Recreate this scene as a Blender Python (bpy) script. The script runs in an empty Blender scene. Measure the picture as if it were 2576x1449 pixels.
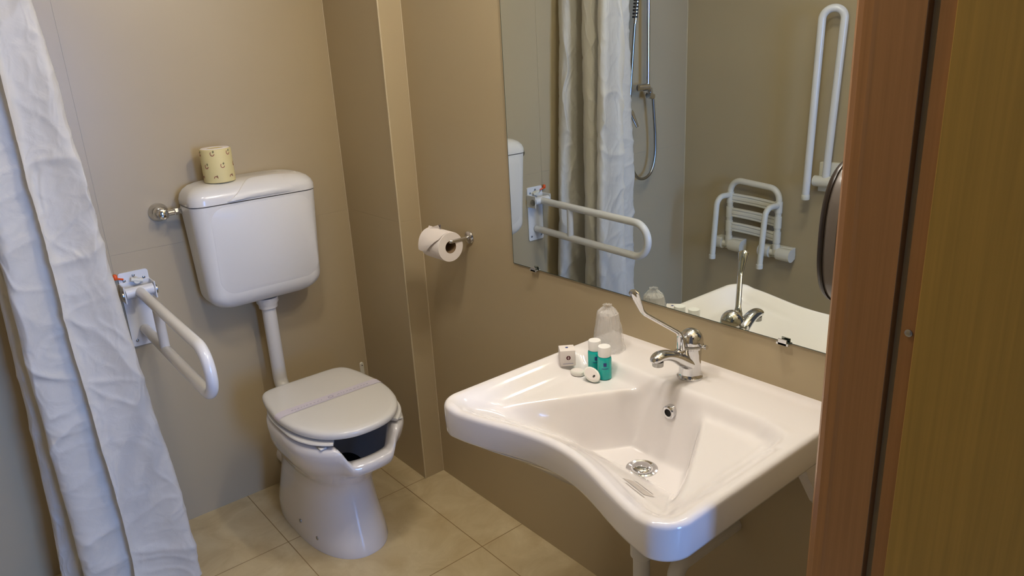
import bpy, bmesh, math, random
import numpy as np
from mathutils import Vector, Matrix, noise
PI = math.pi
C = bpy.context.scene.collection
sc = bpy.context.scene
W, H = 2576, 1449

# ---------------------------------------------------------------- camera
def cam_axes(yaw, pitch, roll):
    y, p, r = (math.radians(a) for a in (yaw, pitch, roll))
    f = Vector((math.sin(y)*math.cos(p), math.cos(y)*math.cos(p), math.sin(p)))
    rt = f.cross(Vector((0, 0, 1))).normalized(); up = rt.cross(f)
    return math.cos(r)*rt + math.sin(r)*up, -math.sin(r)*rt + math.cos(r)*up, f
r_, u_, f_ = cam_axes(38.7017, -18.357, -3.1246)
cd = bpy.data.cameras.new('camera'); cam = bpy.data.objects.new('camera', cd); C.objects.link(cam)
M = Matrix((r_, u_, -f_)).transposed().to_4x4(); M.translation = Vector((-1.2803, -2.4232, 1.5)); cam.matrix_world = M
cd.sensor_fit = 'HORIZONTAL'; cd.sensor_width = 36.0; cd.lens = 36.0*1860.96/W; cd.clip_start = 0.02
sc.camera = cam

# ---------------------------------------------------------------- view, world, lights
sc.view_settings.view_transform = 'Standard'; sc.view_settings.look = 'None'
sc.view_settings.gamma = 1.0; sc.view_settings.use_curve_mapping = False
sc.view_settings.exposure = 0.36
wd = bpy.data.worlds.new('world'); sc.world = wd; wd.use_nodes = True
bg = wd.node_tree.nodes['Background']; bg.inputs[0].default_value = (0.62, 0.62, 0.70, 1); bg.inputs[1].default_value = 0.10

def area(name, loc, target, size, size_y, power, color, spread=PI):
    l = bpy.data.lights.new(name, 'AREA'); l.shape = 'RECTANGLE'; l.size = size; l.size_y = size_y
    l.energy = power; l.color = color; l.spread = spread
    o = bpy.data.objects.new(name, l); C.objects.link(o); o.location = loc
    o.rotation_euler = (Vector(target)-Vector(loc)).to_track_quat('-Z', 'Y').to_euler()
    return o
# daylight entering through the open doorway from the room behind the camera
area('doorway_daylight', (-0.35, -5.2, 1.35), (-0.95, 0.0, 0.8), 1.3, 1.5, 54, (0.19, 0.41, 1.0), math.radians(120))
# light thrown down by the ceiling lamp
area('ceiling_light_glow', (-0.80, -1.30, 2.375), (-0.80, -1.30, 0), 0.22, 0.22, 6.0, (1.0, 0.93, 0.84))

# ---------------------------------------------------------------- materials
def s2l(c): return tuple(((v/255)/12.92 if v/255 <= 0.04045 else ((v/255+0.055)/1.055)**2.4) for v in c)
MATS = {}
def mat(name, rgb, rough=0.5, metal=0.0, spec=0.5, coat=0.0, bump=0.0, bscale=200, vary=0.0, vscale=3.0, trans=0.0, ior=1.45, emit=0.0, alpha=1.0):
    m = bpy.data.materials.new(name); m.use_nodes = True; nt = m.node_tree; b = nt.nodes['Principled BSDF']
    c = s2l(rgb); b.inputs['Base Color'].default_value = (*c, 1)
    b.inputs['Roughness'].default_value = rough; b.inputs['Metallic'].default_value = metal
    b.inputs['Specular IOR Level'].default_value = spec; b.inputs['Coat Weight'].default_value = coat
    b.inputs['Coat Roughness'].default_value = 0.05; b.inputs['Transmission Weight'].default_value = trans
    b.inputs['IOR'].default_value = ior; b.inputs['Alpha'].default_value = alpha
    if emit:
        b.inputs['Emission Color'].default_value = (*c, 1); b.inputs['Emission Strength'].default_value = emit
    tc = nt.nodes.new('ShaderNodeTexCoord')
    if vary:
        n = nt.nodes.new('ShaderNodeTexNoise'); n.inputs['Scale'].default_value = vscale; n.inputs['Detail'].default_value = 4
        nt.links.new(tc.outputs['Object'], n.inputs['Vector'])
        mx = nt.nodes.new('ShaderNodeMix'); mx.data_type = 'RGBA'
        mx.inputs[6].default_value = (*[v*(1-vary) for v in c], 1); mx.inputs[7].default_value = (*[min(1, v*(1+vary)) for v in c], 1)
        nt.links.new(n.outputs['Fac'], mx.inputs[0]); nt.links.new(mx.outputs[2], b.inputs['Base Color'])
    if bump:
        n = nt.nodes.new('ShaderNodeTexNoise'); n.inputs['Scale'].default_value = bscale; n.inputs['Detail'].default_value = 3
        nt.links.new(tc.outputs['Object'], n.inputs['Vector'])
        bp = nt.nodes.new('ShaderNodeBump'); bp.inputs['Strength'].default_value = bump; bp.inputs['Distance'].default_value = 0.002
        nt.links.new(n.outputs['Fac'], bp.inputs['Height']); nt.links.new(bp.outputs['Normal'], b.inputs['Normal'])
    MATS[name] = m; return m

WALL = mat('wall_laminate', (180, 164, 133), 0.34, spec=0.45, bump=0.05, bscale=500, vary=0.02, vscale=2)
CEIL = mat('ceiling_paint', (225, 220, 208), 0.8)
CAULK = mat('caulk', (196, 182, 152), 0.5)
CERAM = mat('white_ceramic', (226, 222, 220), 0.12, coat=0.6)
CERAM2 = mat('basin_ceramic', (234, 229, 228), 0.12, coat=0.45)
PLAST = mat('white_plastic', (224, 222, 218), 0.25, coat=0.2)
PIPEW = mat('white_pipe_plastic', (216, 213, 208), 0.35)
TANK = mat('tank_plastic', (224, 222, 218), 0.42, coat=0.05)
POWD = mat('white_powder_coat', (226, 225, 224), 0.22, coat=0.3)
CREAM = mat('cream_nylon', (222, 218, 203), 0.35)
CHROME = mat('chrome', (214, 214, 216), 0.08, metal=1.0)
STEEL = mat('brushed_steel', (170, 168, 164), 0.28, metal=1.0)
DARKM = mat('dark_metal', (50, 46, 42), 0.5)
BLACK = mat('recess_shade_black', (22, 20, 18), 0.7)  # black that stands in for shade in holes, drain gap and bowl
MIRR = mat('mirror_silver', (226, 232, 226), 0.0, metal=1.0)
MIREDGE = mat('mirror_edge_glass', (70, 80, 72), 0.2)
PAPER = mat('tissue_paper', (238, 230, 226), 0.9, bump=0.25, bscale=350)
CORE = mat('cardboard_core', (140, 116, 88), 0.9)
ORANGE = mat('orange_plastic', (236, 92, 34), 0.4)
TEAL = mat('teal_liquid', (24, 196, 190), 0.12, coat=0.5, trans=0.25, ior=1.36)
CAPW = mat('cap_white', (240, 238, 236), 0.35)
BOXW = mat('soap_carton', (228, 220, 216), 0.6)
SOAPW = mat('soap_wrap', (236, 234, 226), 0.35)
MAROON = mat('print_maroon', (92, 38, 48), 0.6)
NAVY = mat('print_navy', (42, 62, 128), 0.6)
VIOLET = mat('print_violet', (150, 146, 178), 0.7)
STRIP = mat('paper_strip', (214, 208, 220), 0.7)
GREYL = mat('grey_label_print', (190, 181, 175), 0.25)
DISPG = mat('dispenser_grey', (126, 118, 112), 0.28, coat=0.4)
DISPL = mat('dispenser_light', (190, 184, 176), 0.25, coat=0.4)
DISPD = mat('dispenser_dark', (44, 34, 26), 0.3)
BULB2 = mat('lamp_diffuser', (255, 247, 236), 0.4, emit=1.5)
BULB = mat('lamp_glass', (255, 247, 236), 0.4, emit=148.0)

def wood(name, c1, c2, rough):
    m = bpy.data.materials.new(name); m.use_nodes = True; nt = m.node_tree; b = nt.nodes['Principled BSDF']
    tc = nt.nodes.new('ShaderNodeTexCoord'); mp = nt.nodes.new('ShaderNodeMapping'); mp.inputs['Scale'].default_value = (60, 60, 1.2)
    n = nt.nodes.new('ShaderNodeTexNoise'); n.inputs['Scale'].default_value = 3; n.inputs['Detail'].default_value = 6
    cr = nt.nodes.new('ShaderNodeValToRGB'); cr.color_ramp.elements[0].color = (*s2l(c1), 1); cr.color_ramp.elements[1].color = (*s2l(c2), 1)
    cr.color_ramp.elements[0].position = 0.3; cr.color_ramp.elements[1].position = 0.7
    nt.links.new(tc.outputs['Object'], mp.inputs['Vector']); nt.links.new(mp.outputs['Vector'], n.inputs['Vector'])
    nt.links.new(n.outputs['Fac'], cr.inputs['Fac']); nt.links.new(cr.outputs['Color'], b.inputs['Base Color'])
    b.inputs['Roughness'].default_value = rough
    return m
WOODF = wood('cherry_frame_wood', (150, 106, 62), (166, 118, 70), 0.35)
WOODD = wood('door_leaf_wood', (158, 124, 52), (174, 136, 58), 0.42)

def floor_mat():
    m = bpy.data.materials.new('floor_tiles'); m.use_nodes = True; nt = m.node_tree; b = nt.nodes['Principled BSDF']; L = nt.links.new
    tc = nt.nodes.new('ShaderNodeTexCoord'); mp = nt.nodes.new('ShaderNodeMapping')
    mp.inputs['Location'].default_value = (0.165, 0.355, 0)
    br = nt.nodes.new('ShaderNodeTexBrick'); br.offset = 0.0; br.squash = 1.0
    br.inputs['Scale'].default_value = 1.0; br.inputs['Brick Width'].default_value = 0.445; br.inputs['Row Height'].default_value = 0.455
    br.inputs['Mortar Size'].default_value = 0.0016; br.inputs['Mortar Smooth'].default_value = 0.2; br.inputs['Bias'].default_value = 0
    n = nt.nodes.new('ShaderNodeTexNoise'); n.inputs['Scale'].default_value = 7; n.inputs['Detail'].default_value = 7; n.inputs['Roughness'].default_value = 0.62; n.inputs['Distortion'].default_value = 0.8
    cr = nt.nodes.new('ShaderNodeValToRGB'); e = cr.color_ramp.elements
    e[0].position = 0.32; e[0].color = (*s2l((188, 168, 128)), 1); e[1].position = 0.68; e[1].color = (*s2l((212, 196, 158)), 1)
    L(tc.outputs['Object'], mp.inputs['Vector']); L(mp.outputs['Vector'], br.inputs['Vector']); L(tc.outputs['Object'], n.inputs['Vector']); L(n.outputs['Fac'], cr.inputs['Fac'])
    mx = nt.nodes.new('ShaderNodeMix'); mx.data_type = 'RGBA'; mx.inputs[7].default_value = (*s2l((150, 124, 84)), 1)
    L(br.outputs['Fac'], mx.inputs[0]); L(cr.outputs['Color'], mx.inputs[6]); L(mx.outputs[2], b.inputs['Base Color'])
    bp = nt.nodes.new('ShaderNodeBump'); bp.inputs['Strength'].default_value = 0.4; bp.inputs['Distance'].default_value = 0.001; bp.invert = True
    L(br.outputs['Fac'], bp.inputs['Height']); L(bp.outputs['Normal'], b.inputs['Normal'])
    b.inputs['Roughness'].default_value = 0.3
    return m
FLOOR = floor_mat()

def fabric():
    m = bpy.data.materials.new('curtain_fabric'); m.use_nodes = True; nt = m.node_tree; b = nt.nodes['Principled BSDF']; L = nt.links.new
    b.inputs['Base Color'].default_value = (*s2l((228, 223, 212)), 1); b.inputs['Roughness'].default_value = 0.55; b.inputs['Sheen Weight'].default_value = 0.2
    tr = nt.nodes.new('ShaderNodeBsdfTranslucent'); tr.inputs[0].default_value = (*s2l((228, 223, 214)), 1)
    ms = nt.nodes.new('ShaderNodeMixShader'); ms.inputs[0].default_value = 0.32
    out = nt.nodes['Material Output']; L(b.outputs[0], ms.inputs[1]); L(tr.outputs[0], ms.inputs[2]); L(ms.outputs[0], out.inputs[0])
    tc = nt.nodes.new('ShaderNodeTexCoord'); n = nt.nodes.new('ShaderNodeTexNoise'); n.inputs['Scale'].default_value = 26; n.inputs['Detail'].default_value = 5; n.inputs['Distortion'].default_value = 1.2
    bp = nt.nodes.new('ShaderNodeBump'); bp.inputs['Strength'].default_value = 0.35; bp.inputs['Distance'].default_value = 0.006
    L(tc.outputs['Object'], n.inputs['Vector']); L(n.outputs['Fac'], bp.inputs['Height']); L(bp.outputs['Normal'], b.inputs['Normal'])
    return m
FABRIC = fabric()

def film():
    m = bpy.data.materials.new('clear_wrap_film'); m.use_nodes = True; nt = m.node_tree; b = nt.nodes['Principled BSDF']; L = nt.links.new
    b.inputs['Base Color'].default_value = (0.92, 0.90, 0.90, 1); b.inputs['Roughness'].default_value = 0.12; b.inputs['Alpha'].default_value = 0.30
    b.inputs['Specular IOR Level'].default_value = 0.9
    tc = nt.nodes.new('ShaderNodeTexCoord'); n = nt.nodes.new('ShaderNodeTexNoise'); n.inputs['Scale'].default_value = 70; n.inputs['Detail'].default_value = 4; n.inputs['Distortion'].default_value = 1.5
    bp = nt.nodes.new('ShaderNodeBump'); bp.inputs['Strength'].default_value = 0.9; bp.inputs['Distance'].default_value = 0.004
    L(tc.outputs['Object'], n.inputs['Vector']); L(n.outputs['Fac'], bp.inputs['Height']); L(bp.outputs['Normal'], b.inputs['Normal'])
    return m
FILM = film()
CUPM = mat('cup_plastic', (226, 220, 216), 0.3, alpha=0.38)

# ---------------------------------------------------------------- helpers
def obj(name, verts, faces, m, parent=None, smooth=True, angle=40):
    me = bpy.data.meshes.new(name); me.from_pydata([tuple(v) for v in verts], [], faces); me.update()
    bm = bmesh.new(); bm.from_mesh(me); bmesh.ops.recalc_face_normals(bm, faces=bm.faces); bm.to_mesh(me); bm.free()
    return finish(name, me, m, parent, smooth, angle)
def finish(name, me, m, parent, smooth, angle=40):
    me.materials.append(m)
    if smooth:
        me.polygons.foreach_set('use_smooth', [True]*len(me.polygons))
        try: me.set_sharp_from_angle(angle=math.radians(angle))
        except Exception: pass
    o = bpy.data.objects.new(name, me); C.objects.link(o)
    if parent: o.parent = parent; o.matrix_parent_inverse = Matrix.Translation(-parent_world(parent))
    return o
def parent_world(p):      # parts carry world coordinates: only the thing's Empty has an offset
    return p.location if p.type == 'EMPTY' else Vector((0, 0, 0))
def tag(o, label=None, cat=None, group=None, kind=None):
    if label: o['label'] = label
    if cat: o['category'] = cat
    if group: o['group'] = group
    if kind: o['kind'] = kind
    return o
def thing(name, loc, label, cat, group=None):
    o = bpy.data.objects.new(name, None); C.objects.link(o); o.location = loc; o.empty_display_size = 0.05
    return tag(o, label, cat, group)
def sm(pts, rads, k=6):      # Catmull-Rom through points and radii
    P = [list(p)+[r] for p, r in zip(pts, rads)]; P = [[2*a-b for a, b in zip(P[0], P[1])]]+P+[[2*a-b for a, b in zip(P[-1], P[-2])]]; out = []
    for i in range(1, len(P)-2):
        for q in range(k):
            u = q/k; out.append([0.5*(2*b+(-a+c)*u+(2*a-5*b+4*c-d)*u*u+(-a+3*b-3*c+d)*u**3) for a, b, c, d in zip(*P[i-1:i+3])])
    out.append(P[-2]); return [p[:3] for p in out], [max(p[3], 0.0005) for p in out]
class G:   # geometry collector in world coordinates
    def __init__(s): s.v = []; s.f = []
    def add(s, vs, fs):
        n = len(s.v); s.v += [Vector(v) for v in vs]; s.f += [tuple(i+n for i in f) for f in fs]; return s
    def rings(s, rings, caps=(True, True), closed=True):
        n = len(rings[0]); vs = [p for r in rings for p in r]; fs = []
        for i in range(len(rings)-1):
            for j in range(n if closed else n-1):
                a = i*n+j; b = i*n+(j+1) % n; fs.append((a, b, b+n, a+n))
        if caps[0]: fs.append(tuple(range(n))[::-1])
        if caps[1]: fs.append(tuple(range((len(rings)-1)*n, len(rings)*n)))
        return s.add(vs, fs)
    def tube(s, pts, rad, seg=20, caps=(True, True), squash=None):
        pts = [Vector(p) for p in pts]; k = len(pts)
        rads = rad if isinstance(rad, (list, tuple)) else [rad]*k
        T = [(pts[min(i+1, k-1)]-pts[max(i-1, 0)]).normalized() for i in range(k)]
        nrm = T[0].orthogonal().normalized()
        if squash: nrm = (Vector(squash[0]) - T[0]*T[0].dot(Vector(squash[0]))).normalized()
        R = []
        for i in range(k):
            nrm = (nrm - T[i]*nrm.dot(T[i])).normalized(); b = T[i].cross(nrm); q = squash[1] if squash else 1
            R.append([pts[i] + (nrm*math.cos(2*PI*j/seg)*q + b*math.sin(2*PI*j/seg))*rads[i] for j in range(seg)])
        return s.rings(R, caps)
    def lathe(s, prof, origin=(0, 0, 0), axis='Z', seg=36, caps=(True, True), M=None):
        R = []
        for r, h in prof:
            ring = []
            for j in range(seg):
                a = 2*PI*j/seg; x, y = r*math.cos(a), r*math.sin(a)
                p = {'Z': (x, y, h), 'Y': (x, h, y), 'X': (h, x, y)}[axis]
                p = Vector(p)
                if M: p = M @ p
                ring.append(p + Vector(origin))
            R.append(ring)
        return s.rings(R, caps)
    def box(s, lo, hi, bev=0.0, seg=3, M=None):
        bm = bmesh.new(); bmesh.ops.create_cube(bm, size=1)
        c = [(a+b)/2 for a, b in zip(lo, hi)]; d = [abs(b-a) for a, b in zip(lo, hi)]
        for v in bm.verts: v.co = Vector((v.co.x*d[0], v.co.y*d[1], v.co.z*d[2]))
        if bev: bmesh.ops.bevel(bm, geom=bm.edges[:], offset=bev, segments=seg, affect='EDGES', profile=0.5)
        for v in bm.verts: v.co = (M @ v.co if M else v.co) + Vector(c)
        bm.verts.index_update()
        s.add([v.co.copy() for v in bm.verts], [tuple(v.index for v in f.verts) for f in bm.faces]); bm.free(); return s
    def prism(s, poly, axis, a, b):
        def P(p, h): return {'X': (h, p[0], p[1]), 'Y': (p[0], h, p[1]), 'Z': (p[0], p[1], h)}[axis]
        return s.rings([[P(p, a) for p in poly], [P(p, b) for p in poly]])
    def build(s, name, m, parent=None, smooth=True, angle=40): return obj(name, s.v, s.f, m, parent, smooth, angle)
def fillet(pts, r, n=10):
    pts = [Vector(p) for p in pts]; out = [pts[0]]
    for i in range(1, len(pts)-1):
        a, b, c = pts[i-1], pts[i], pts[i+1]; u = (a-b).normalized(); v = (c-b).normalized()
        ang = u.angle(v); rr = r[i-1] if isinstance(r, (list, tuple)) else r
        t = rr/math.tan(ang/2); t = min(t, (a-b).length*0.49999, (c-b).length*0.49999); rr = t*math.tan(ang/2)
        ctr = b + (u+v).normalized()*(rr/math.sin(ang/2)); p0 = b+u*t-ctr; p1 = b+v*t-ctr
        tot = p0.angle(p1); ax = p0.cross(p1).normalized()
        for k in range(n+1): out.append(ctr + Matrix.Rotation(tot*k/n, 3, ax) @ p0)
    out.append(pts[-1]); return out
def ss(x, a, b):
    t = max(0.0, min(1.0, (x-a)/(b-a))); return t*t*(3-2*t)
def rrect(w, h, r, n=8, cx=0, cy=0):
    out = []
    for sx, sy, a0 in ((1, 1, 0), (-1, 1, 90), (-1, -1, 180), (1, -1, 270)):
        for k in range(n+1):
            a = math.radians(a0+90*k/n); out.append((cx+sx*(w/2-r)+r*math.cos(a), cy+sy*(h/2-r)+r*math.sin(a)))
    return out

# ---------------------------------------------------------------- the room
XL, YF, ZC = -1.866, -2.0, 2.42      # left wall, door wall (inner face), ceiling
def struct(name, g, m, smooth=False):
    o = g.build(name, m, smooth=smooth); o['kind'] = 'structure'; return o
struct('floor', G().box((-2.6, -4.4, -0.1), (0.9, 0.0, 0)), FLOOR)
struct('ceiling', G().box((XL-0.1, YF-0.1, ZC), (0.1, 0.1, ZC+0.1)), CEIL)
# toilet wall: laminate panels with fine joints (dark line = real gap)
g = G()
for x0, x1 in ((XL-0.1, -0.8709), (-0.8701, 0.1)):
    for z0, z1 in ((-0.1, 0.9560), (0.9564, ZC)):
        g.box((x0, 0.0, z0), (x1, 0.0010, z1))
g.box((XL-0.1, 0.0010, -0.1), (0.1, 0.1, ZC))
struct('wall_back', g, WALL)
struct('wall_right', G().box((0.0, -2.1, -0.1), (0.1, 0.1, ZC)), WALL)
struct('wall_left', G().box((XL-0.1, -2.1, -0.1), (XL, 0.1, ZC)), WALL)
g = G(); g.box((XL-0.1, YF-0.1, -0.1), (-1.42, YF, ZC)); g.box((-0.435, YF-0.1, -0.1), (0.1, YF, ZC)); g.box((-1.42, YF-0.1, 2.08), (-0.435, YF, ZC))
struct('wall_front', g, WALL)
# boxed pipe column in the corner
g = G(); g.box((-0.0801, -0.359, -0.02), (0.0, 0.0, 0.9615)); g.box((-0.0801, -0.359, 0.962), (0.0, 0.0, ZC)); g.box((-0.0795, -0.3584, 0.9), (0, 0, 1.0))
struct('wall_column', g, WALL)
# caulk and corner trims
def bead(n, p, w=0.0022, z1=ZC):
    struct('trim_%d' % n, G().tube([(p[0], p[1], 0.0), (p[0], p[1], z1)], w, 8), CAULK, True)
bead(1, (-0.0806, -0.0006)); bead(2, (-0.0796, -0.3585), 0.0030); bead(3, (-0.0006, -0.3596), 0.002); bead(4, (XL+0.0006, -0.0006))

# door frame on the right (camera stands in the doorway)
XJ = -0.45
g = G()
poly = [(XJ+0.012, -2.0), (XJ+0.004, -2.006), (XJ+0.001, -2.0135), (XJ, -2.021), (XJ-0.0005, -2.025), (XJ, -2.03), (XJ, -2.079), (XJ+0.02, -2.079), (XJ+0.02, -2.0)]
g.prism(poly, 'Z', 0.0, 2.08)
fr = thing('door_frame', (XJ, -2.04, 0), 'reddish wooden door frame at the right edge beside the washbasin', 'door frame')
g.build('jamb', WOODF, fr, smooth=False)
g = G(); g.box((-0.447+0.03, -2.14, 0.0), (-0.447+0.045, -2.079, 2.08)); g.build('slot_lining', DARKM, fr, smooth=False)
g = G(); g.box((XJ+0.004, -2.1065, 0.0), (XJ+0.03, -2.0895, 2.08)); st = g.build('door_stop', WOODF, fr, smooth=False)
g = G(); g.lathe([(0.0044, 0), (0.0044, 0.0012), (0.0030, 0.0020)], (XJ+0.004, -2.0985, 1.163), 'X', 20, M=Matrix.Scale(-1, 4, (1, 0, 0)).to_3x3())
scr = g.build('screw', STEEL, st)
g = G(); g.box((XJ-0.002, -2.95, 0.006), (XJ+0.036, -2.1068, 2.06), 0.0012, 1); struct('door_1', g, WOODD)

# ---------------------------------------------------------------- mirror over the basin
mr = thing('wall_mirror', (-0.004, -1.42, 0.902), 'large frameless mirror on the wall above the washbasin', 'mirror')
g = G(); g.add([(-0.004, -0.845, 0.9025), (-0.004, -1.96, 0.9025), (-0.004, -1.96, 2.0), (-0.004, -0.845, 2.0)], [(0, 1, 2, 3)]); g.build('silvered_face', MIRR, mr, smooth=False)
g = G()
for a, b in (((-0.0042, -0.8450, 0.9015), (0.0, -0.8436, 2.0)), ((-0.0042, -1.96, 0.9010), (0.0, -0.8436, 0.9024)), ((-0.0042, -1.9614, 0.901), (0, -1.96, 2.0)), ((-0.0042, -1.9614, 2.0), (0, -0.8436, 2.0014))):
    g.box(a, b)
g.build('ground_edge', MIREDGE, mr, smooth=False)
for y in (-0.936, -1.694):
    g = G(); g.box((-0.012, y-0.014, 0.8955), (0.0, y+0.014, 0.9015), 0.001, 1); g.box((-0.012, y-0.010, 0.8955), (-0.0095, y+0.010, 0.909), 0.001, 1)
    g.build('mirror_clip', CHROME, mr, smooth=False)

# lamp above the mirror (lights the room; its bulbs sit above the picture)
lp = thing('mirror_lamp', (-0.02, -1.47, 2.16), 'two-globe wall lamp above the mirror', 'lamp')
G().box((-0.03, -1.70, 2.10), (0.0, -1.40, 2.17), 0.006).build('mounting_plate', CHROME, lp)
for y in (-1.45, -1.65):
    G().tube(fillet([(-0.02, y, 2.13), (-0.22, y, 2.13), (-0.22, y, 2.10)], 0.02), 0.007).build('arm', CHROME, lp)
    G().lathe([(0.038*math.sin(a), 2.07-0.038*math.cos(a)) for a in [PI*k/14 for k in range(1, 14)]], (-0.22, y, 0), 'Z', 24).build('lamp_globe', BULB, lp)

cl = thing('ceiling_lamp', (-0.80, -1.30, ZC), 'flush round ceiling lamp in the middle of the bathroom', 'lamp')
G().lathe([(0.15, ZC-0.0005), (0.15, ZC-0.015), (0.146, ZC-0.018)], (-0.80, -1.30, 0), 'Z', 40).build('lamp_base', POWD, cl)
G().lathe([(0.140, ZC-0.018), (0.138, ZC-0.028), (0.12, ZC-0.036), (0.05, ZC-0.040)], (-0.80, -1.30, 0), 'Z', 40).build('diffuser', BULB2, cl)

# ---------------------------------------------------------------- washbasin
YC, HW = -1.5277, 0.3113
ZR = 0.797
def Ff(s): return 0.541 - 0.060*0.5*(1+math.cos(PI*min(abs(s)/0.29, 1)))
def zs(s, x, F):
    a = abs(s); w = 0.085+(max(x, 0.150)-0.150)*0.58; w = -0.012*math.log(math.exp(-w/0.012)+math.exp(-0.272/0.012))
    rimS = ss(a, 0.232, 0.298); rimF = ss(x, F-0.060, F-0.018); deck = 1-ss(x, 0.130, 0.158)
    cr = ss(math.hypot(a-0.215, 0.205-x), 0.040, 0.075) if (s > 0.215 and x < 0.205) else 0.0
    rim = 1-(1-rimS)*(1-rimF)*(1-deck)*(1-cr)
    zsh = 0.764 
    rimz = 0.797 - 0.0035*(1-rimS)*deck*ss(x, 0.016, 0.030) - 0.003*(1-rimS)*rimF*(1-ss(a, .12, .27))
    top = zsh + rim*(rimz-zsh)
    t = max(0.0, min(1.0, (x-0.270)/(F-0.016-0.270)))
    zf = 0.640 + 0.152*ss(t, -0.02, 0.16)*t**0.86
    bt = ss(w-a, -0.004, 0.038); bb = ss(x, 0.141, 0.196)
    return top - bt*bb*max(0.0, top-zf)
def basin():
    sx = []
    e = [0, .001, .002, .0035, .005, .0075, .010, .014]
    n = 330
    inner = [-HW+0.018+(2*HW-0.036)*k/n for k in range(n+1)]
    S = [-HW+q for q in e]+inner+[HW-q for q in reversed(e)]
    m = 290
    verts = []; R = 0.055; cols = len(S); rows = []
    Vp = [k/m for k in range(m+1)]
    FR = [0, .001, .002, .0035, .005, .0075, .010, .014]
    nr = m+1+len(FR)
    for j in range(nr):
        for i, s in enumerate(S):
            F = Ff(s); x = Vp[j]*(F-0.018) if j <= m else F-FR[len(FR)-1-(j-m-1)]
            es = HW-abs(s); ef = F-x; a = (R-es)/R; b = (R-ef)/R; sg = 1 if s > 0 else -1
            edge = min(es, ef)
            ps, px = s, x
            if a > 0 and b > 0:
                a2 = a*math.sqrt(1-b*b/2); b2 = b*math.sqrt(1-a*a/2)
                ps = sg*(HW-R+R*a2); px = F-R+R*b2; edge = R*(1-math.hypot(a2, b2))
            z = zs(ps, px, F)
            fr = 0.011
            if edge < fr: z -= fr-math.sqrt(max(0, fr*fr-(fr-edge)**2))
            verts.append((-px, YC-ps, z))
    Z = np.array([v[2] for v in verts]).reshape(nr, cols)     # soften the folds like glaze on cast ceramic
    for it in range(30):
        Q = Z.copy()
        Q[3:-10, 10:-10] = 0.5*Z[3:-10, 10:-10] + 0.125*(Z[2:-11, 10:-10]+Z[4:-9, 10:-10]+Z[3:-10, 9:-11]+Z[3:-10, 11:-9])
        Z = Q
    verts = [(v[0], v[1], float(z)) for v, z in zip(verts, Z.ravel())]
    faces = [(j*cols+i, j*cols+i+1, (j+1)*cols+i+1, (j+1)*cols+i) for j in range(nr-1) for i in range(cols-1)]
    out = [j*cols for j in range(nr)] + [(nr-1)*cols+i for i in range(1, cols)] + [j*cols+cols-1 for j in range(nr-2, -1, -1)]
    prev = out; cx, cy = -0.24, YC
    base = [verts[i] for i in out]
    def ring(z, k, inset=0.0):
        nonlocal prev
        idx = []
        for (x, y, _) in base:
            dx, dy = x-cx, y-cy; L = math.hypot(dx, dy); f = k*(1-inset/L)
            xx = cx+dx*f; xx = x*1.0 if x > -0.002 and k > 0.9 else xx
            verts.append((min(xx, -0.001), cy+dy*f, z)); idx.append(len(verts)-1)
        for a in range(len(idx)-1): faces.append((prev[a], prev[a+1], idx[a+1], idx[a]))
        faces.append((prev[-1], prev[0], idx[0], idx[-1]))
        prev = idx
    ring(0.76, 1, 0.0); ring(0.736, 1, 0.001); ring(0.730, 1, 0.003); ring(0.7265, 1, 0.008); ring(0.7255, 1, 0.02)
    ring(0.7235, 0.96); ring(0.702, 0.84); ring(0.662, 0.62); ring(0.612, 0.42); ring(0.598, 0.25)
    faces.append(tuple(prev))
    return verts, faces
vb, fb = basin()
from mathutils.bvhtree import BVHTree
BASIN = BVHTree.FromPolygons([Vector(v) for v in vb], fb[:-1])
wb = thing('washbasin', (0, YC, 0.797), 'white wall-hung accessible washbasin with concave front edge under the mirror', 'washbasin')
obj('basin_bowl', vb, fb, CERAM2, wb, angle=180)
# side mounting ears under the basin
for yy in (-1.808, -1.262):
    pl = [(-0.001, 0.735), (-0.13, 0.735), (-0.105, 0.69), (-0.045, 0.60), (-0.02, 0.575), (-0.001, 0.57)]
    g = G(); g.prism(pl, 'Y', yy-0.012, yy+0.012); e = g.build('mounting_ear', CERAM2, wb, smooth=False)
    g = G(); g.lathe([(0.010, -0.0128), (0.010, 0.0128)], (-0.026, yy, 0.617), 'Y', 20); g.build('bolt_hole', BLACK, e)
# overflow
ZO, XO = 0.742, -0.1625
Mo = Matrix.Rotation(math.radians(-18), 3, 'Y')
g = G(); g.lathe([(0.0085, -0.004), (0.0085, 0.003), (0.0125, 0.004), (0.0150, 0.002), (0.0155, -0.002), (0.0155, -0.010)], (XO+0.0005, YC-0.005, ZO), 'X', 32, (False, False), M=Matrix.Rotation(PI, 3, 'Z'))
ov = g.build('overflow_ring', CHROME, wb)
g = G(); g.lathe([(0.0086, 0), (0.0086, 0.001)], (XO+0.0010, YC-0.005, ZO), 'X', 24, M=Matrix.Rotation(PI, 3, 'Z')); g.build('overflow_hole', BLACK, ov)
# drain
DX, DY, DZ = -0.243, YC-0.002, 0.6405
g = G(); g.lathe([(0.0335, -0.002), (0.0330, 0.0015), (0.029, 0.003), (0.0225, 0.0005), (0.022, -0.004)], (DX, DY, DZ), 'Z', 40, (False, True)); dr = g.build('drain_flange', CHROME, wb)
g = G(); g.lathe([(0.0190, -0.003), (0.0200, 0.001), (0.0195, 0.0055), (0.015, 0.0078), (0.007, 0.0088), (0.001, 0.009)], (DX, DY, DZ), 'Z', 40); g.build('drain_plug', CHROME, dr)
g = G(); g.lathe([(0.0222, -0.0025), (0.0222, -0.002)], (DX, DY, DZ), 'Z', 40); g.build('drain_gap', BLACK, dr)
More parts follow.
